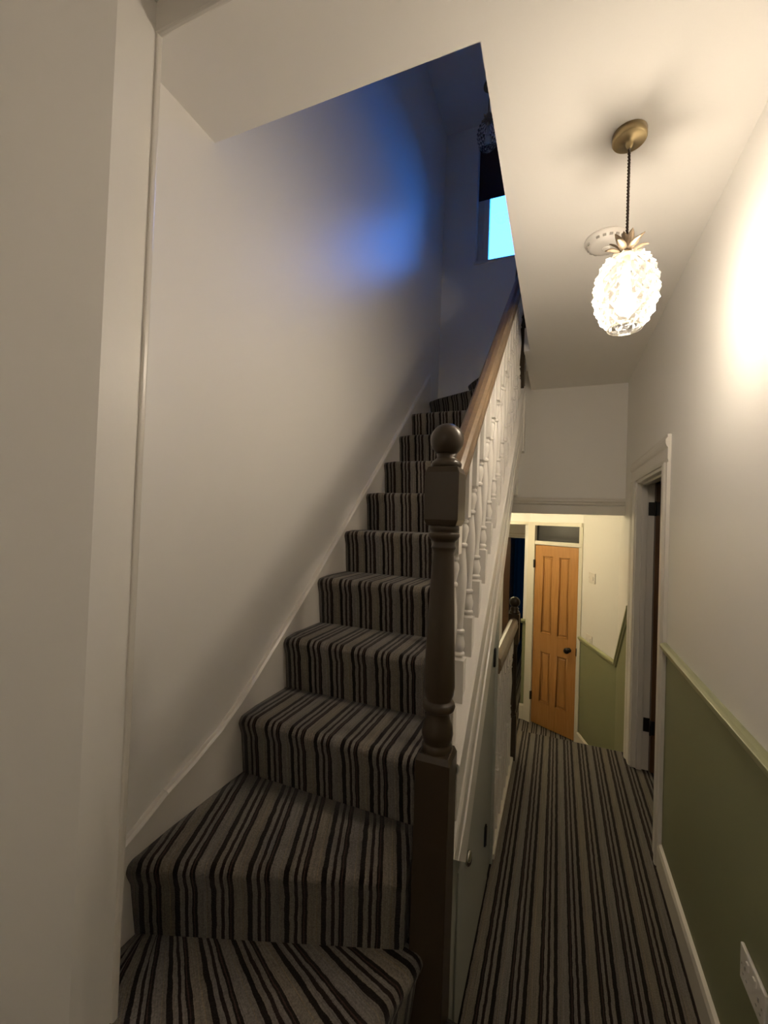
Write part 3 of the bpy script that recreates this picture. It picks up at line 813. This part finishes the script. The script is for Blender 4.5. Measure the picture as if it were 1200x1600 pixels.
# ------------------------------------------------------------------ pendant lamps
def pendant(loc, lit, label, drop=.40, rot=0.0):
    e = empty('pendant_lamp', loc, label, 'lamp', 'pineapple pendant lamps')
    b = MB(); R_ = .046
    b.lathe([(R_, 0), (R_, -.020), (R_-.002, -.023), (R_-.004, -.024), (.010, -.0245), (.010, -.034), (.006, -.044), (.003, -.046)], n=40)
    b.build('ceiling_rose', BRASS, e)
    # twisted flex: two strands
    for ph in (0, math.pi):
        pts = [(.0022*math.cos(ph+z*900*.35), .0022*math.sin(ph+z*900*.35), -.04-z) for z in [i*.004 for i in range(int((drop-.05)/.004))]]
        b = MB(); b.tube(pts, .0024, 6); b.build('flex', CORD, e)
    zt = -drop+.0                      # top of the glass
    b = MB(); b.lathe([(.004, zt+.045), (.012, zt+.040), (.014, zt+.012), (.020, zt+.006), (.026, zt-.004), (.024, zt-.006)], n=28)
    crown = b.build('leaf_crown', LEAFM, e)
    b = MB()
    for ring, (nl, ln, ba, curl) in enumerate(((6, .044, 40, .5), (6, .052, 62, .35), (5, .048, 80, .15))):
        for k in range(nl):
            a = 2*math.pi*(k+.5*ring)/nl+.2*ring
            ca, sa = math.cos(a), math.sin(a)
            r0 = .017-.004*ring; z0 = zt+.006+.004*ring
            rows = []
            el = math.radians(ba); rr, zz = r0, z0
            for j in range(7):
                t = j/6
                wd = .0115*math.sin(math.pi*(.22+.78*t))**.8*(1 if t < .99 else 0.08)
                for q, dip in ((-1, .003), (0, 0), (1, .003)):
                    x = rr; y = q*wd
                    rows.append((x*ca-y*sa, x*sa+y*ca, zz+dip*(abs(q))))
                e2 = el-curl*t*1.6
                rr += ln/6*math.cos(e2); zz += ln/6*math.sin(e2)
            fs = []
            for j in range(6):
                for q in (0, 1):
                    fs.append((j*3+q, j*3+q+1, j*3+q+4, j*3+q+3))
            lb_ = MB(); lb_.poly(rows, fs, 0, True)
            o = lb_.build('leaf', LEAFM, crown)
            sd = o.modifiers.new('solid', 'SOLIDIFY'); sd.thickness = .0012
    # pressed-glass pineapple: lattice of raised diamonds
    H = .217; n = 14; rows = 11
    def rad(t):     # t 0 top .. 1 bottom
        pr = [(0, .026), (.08, .052), (.2, .068), (.35, .0785), (.5, .082), (.65, .0795), (.8, .070), (.92, .056), (1, .044)]
        for (a, ra), (c, rc) in zip(pr[:-1], pr[1:]):
            if a <= t <= c: return ra+(rc-ra)*(t-a)/(c-a)
        return pr[-1][1]
    def P(i, j, out=0.0):
        t = j/rows; a = 2*math.pi*(i+.5*(j % 2))/n+rot
        r = rad(max(0, min(1, t)))+out
        return (r*math.cos(a), r*math.sin(a), zt-H*t)
    b = MB()
    vid = {}; vs = []
    def V(key, p):
        if key not in vid: vid[key] = len(vs); vs.append(p)
        return vid[key]
    fs = []
    for j in range(rows):
        for i in range(n):
            # diamond whose top is lattice point (i,j), sides on row j+1, bottom on row j+2
            sft = 0 if j % 2 else -1
            l, r_ = (i+sft) % n, (i+sft+1) % n
            T = V((i, j), P(i, j)); Lp = V((l, j+1), P(l, j+1)); Rp = V((r_, j+1), P(r_, j+1))
            if j+2 <= rows:
                Bt = V((i, j+2), P(i, j+2))
                a = 2*math.pi*(i+.5*(j % 2))/n+rot; t = (j+1)/rows; r = rad(t)+.0085
                Cn = V(('c', i, j), (r*math.cos(a), r*math.sin(a), zt-H*t+.003))
                fs += [(T, Lp, Cn), (Lp, Bt, Cn), (Bt, Rp, Cn), (Rp, T, Cn)]
            else:
                fs += [(T, Lp, Rp)]
            if j == 0:
                i2 = (i+1) % n
                r0 = (i+sft+1) % n
                fs += [(T, V((r0, 1), P(r0, 1)), V((i2, 0), P(i2, 0)))]
    b.poly(vs, fs)
    sh = b.build('glass_shade', GLASS if lit else GLASS2, e, fixn=True)
    # thick lip of the open bottom
    b = MB(); zb = zt-H
    b.tube([(.044*math.cos(2*math.pi*k/32), .044*math.sin(2*math.pi*k/32), zb) for k in range(33)], .0028, 8)
    b.build('shade_rim', GLASS if lit else GLASS2, sh)
    b = MB(); b.lathe([(.010, zt-.002), (.011, zt-.008), (.011, zt-.030), (.009, zt-.034)], n=18)
    b.build('lamp_holder', BRASS, e)
    b = MB(); b.sphere((0, 0, zt-.146), .027, 24, 16, sz=1.15); b.lathe([(.009, zt-.035), (.012, zt-.08), (.016, zt-.121)], n=20)
    b.build('bulb', BULB if lit else BULBOFF, e)
    return e
pendant((.165, 1.41, ZC), True, 'lit pineapple-shaped glass pendant lamp hanging over the hall', drop=.363)
pendant((-.60, 3.39, 5.1), False, 'unlit pineapple pendant lamp in the dark upper stairwell', drop=.30, rot=.3)

# ------------------------------------------------------------------ smoke alarm
sa = empty('smoke_alarm', (.150, 1.91, ZC), 'round white smoke alarm on the ceiling behind the pendant lamp', 'smoke alarm')
b = MB(); b.lathe([(.080, 0), (.080, -.008), (.076, -.012), (.070, -.014), (.066, -.026), (.050, -.034), (.020, -.036), (.001, -.036)], n=48)
b.build('alarm_body', PLAST, sa)
for k in range(18):
    a = 2*math.pi*k/18
    if k % 6 == 5: continue
    b = MB(); b.box(.0655, .0715, -.006, .006, -.024, -.0165)
    o = b.build('vent_slot', SLOT, sa); o.rotation_euler = (0, 0, a)
b = MB(); b.lathe([(.016, -.035), (.016, -.039), (.013, -.0405), (.001, -.0405)], n=24)
b.build('test_button', PLAST, sa)

# ------------------------------------------------------------------ upstairs window and blind
b = MB(); YW = YE+.085
f = .05
b.box(WX0, WX0+f, YW, YW+.06, WZ0, WZ1); b.box(WX1-f, WX1, YW, YW+.06, WZ0, WZ1)
b.box(WX0+f, WX1-f, YW, YW+.06, WZ0, WZ0+f); b.box(WX0+f, WX1-f, YW, YW+.06, WZ1-f, WZ1)
win = struct(b.build('window_1', WHITE, bevel=.004), 'white window at the head of the stairs with bright blue dusk outside')
b = MB(); g = .045; a0, a1, c0, c1 = WX0+f+.004, WX1-f-.004, WZ0+f*.3, WZ1-f-.004
b.box(a0, a0+g, YW-.012, YW+.05, c0, c1); b.box(a1-g, a1, YW-.012, YW+.05, c0, c1)
b.box(a0, a1, YW-.012, YW+.05, c0, c0+.02); b.box(a0, a1, YW-.012, YW+.05, c1-g, c1)
b.build('window_sash', WHITE, win, .004)
b = MB(); b.box(a0+g, a1-g, YW+.02, YW+.026, c0+.02, c1-g); b.build('pane', PANE, win)
b = MB(); b.box(WX0-.01, WX1+.01, YE-.012, YW+.01, WZ0-.02, WZ0); b.build('sill', WHITE, win, .003)
bl = empty('roller_blind', (-.36, YE+.02, WZ1), 'dark roller blind half drawn over the upstairs window', 'blind')
b = MB(); b.box(WX0+.012, WX1-.006, YE+.018, YE+.021, 4.445, WZ1-.02); part(b, 'blind_cloth', BLIND, bl)
b = MB(); b.tube([(WX0+.008, YE+.022, WZ1-.025), (WX1-.008, YE+.022, WZ1-.025)], .018, 14); part(b, 'roller_tube', BLIND, bl)
b = MB(); b.box(WX0+.012, WX1-.006, YE+.014, YE+.025, 4.435, 4.452); part(b, 'bottom_bar', BLIND, bl, .002)

# ------------------------------------------------------------------ dark room beyond the landing
cu = empty('navy_curtain', (-.45, 8.6, LZ), 'navy blue curtain hanging in the dark room past the landing', 'curtain')
b = MB(); n = 60; pts = []
for i in range(n+1):
    x = -1.0+1.25*i/n; pts.append((x, 8.6+.03*math.sin(i*.9)+.012*math.sin(i*2.3)))
for (xa, ya), (xb, yb) in zip(pts[:-1], pts[1:]):
    b.face([(xa, ya, -.3), (xb, yb, -.3), (xb, yb, 1.55), (xa, ya, 1.55)], smooth=True)
NC = bpy.data.materials.new('navy_curtain_cloth'); NC.use_nodes = True
nt = NC.node_tree; nt.nodes.remove(nt.nodes['Principled BSDF'])
t_ = nt.nodes.new('ShaderNodeBsdfTranslucent'); t_.inputs[0].default_value = (.008, .008, .005, 1)
d_ = nt.nodes.new('ShaderNodeBsdfDiffuse'); d_.inputs[0].default_value = (.028, .034, .06, 1)
m_ = nt.nodes.new('ShaderNodeMixShader'); m_.inputs[0].default_value = .5
nt.links.new(t_.outputs[0], m_.inputs[1]); nt.links.new(d_.outputs[0], m_.inputs[2])
nt.links.new(m_.outputs[0], nt.nodes['Material Output'].inputs['Surface'])
part(b, 'curtain_cloth', NC, cu)
b = MB(); b.tube([(-1.02, 8.6, 1.56), (.27, 8.6, 1.56)], .012); part(b, 'curtain_pole', IRON, cu)
b = MB(); b.box(-.70, -.615, 6.34, 6.52, LZ, 1.41)
b.box(-.34, -.325, 6.36, 6.52, LZ, 1.41)
struct(b.build('trim_12', DOORD), 'dark brown jambs of the doorway to the dark room')
d3 = MB(); d3.box(-.66, -.62, 6.525, 7.06, LZ+.01, 1.40)
struct(d3.build('door_3', DOORD, bevel=.003), 'dark brown door swung open into the dark room')

# warm lamp over the lower landing
ll = empty('ceiling_light', (-.76, 4.4, 1.85), 'round warm ceiling light over the lower landing', 'lamp')
b = MB(); b.lathe([(.07, 0), (.07, -.02), (.05, -.03)], n=28); b.build('lamp_base', PLAST, ll)
b = MB(); b.sphere((0, 0, -.08), .05, 24, 14)
area = 4*math.pi*.05**2
b.build('lamp_globe', emit('warm_globe', (1.0, .83, .50), LANDING_LAMP_W/(math.pi*area)), ll)

# unseen fill globe, added behind the camera to brighten surfaces facing it
bk = empty('ceiling_light', (-.45, -2.3, ZC), 'round warm fill light added out of view in the hall away from the stairs', 'lamp')
b = MB(); b.lathe([(.07, 0), (.07, -.02), (.05, -.03)], n=28); b.build('lamp_base', PLAST, bk)
b = MB(); b.tube([(0, 0, -.03), (0, 0, -.20)], .006); b.build('fill_stem', BRASS, bk)
b = MB(); b.sphere((0, 0, -.25), .06, 24, 14)
b.build('lamp_globe', emit('fill_globe', (1.0, .87, .73), FILL_LAMP), bk)
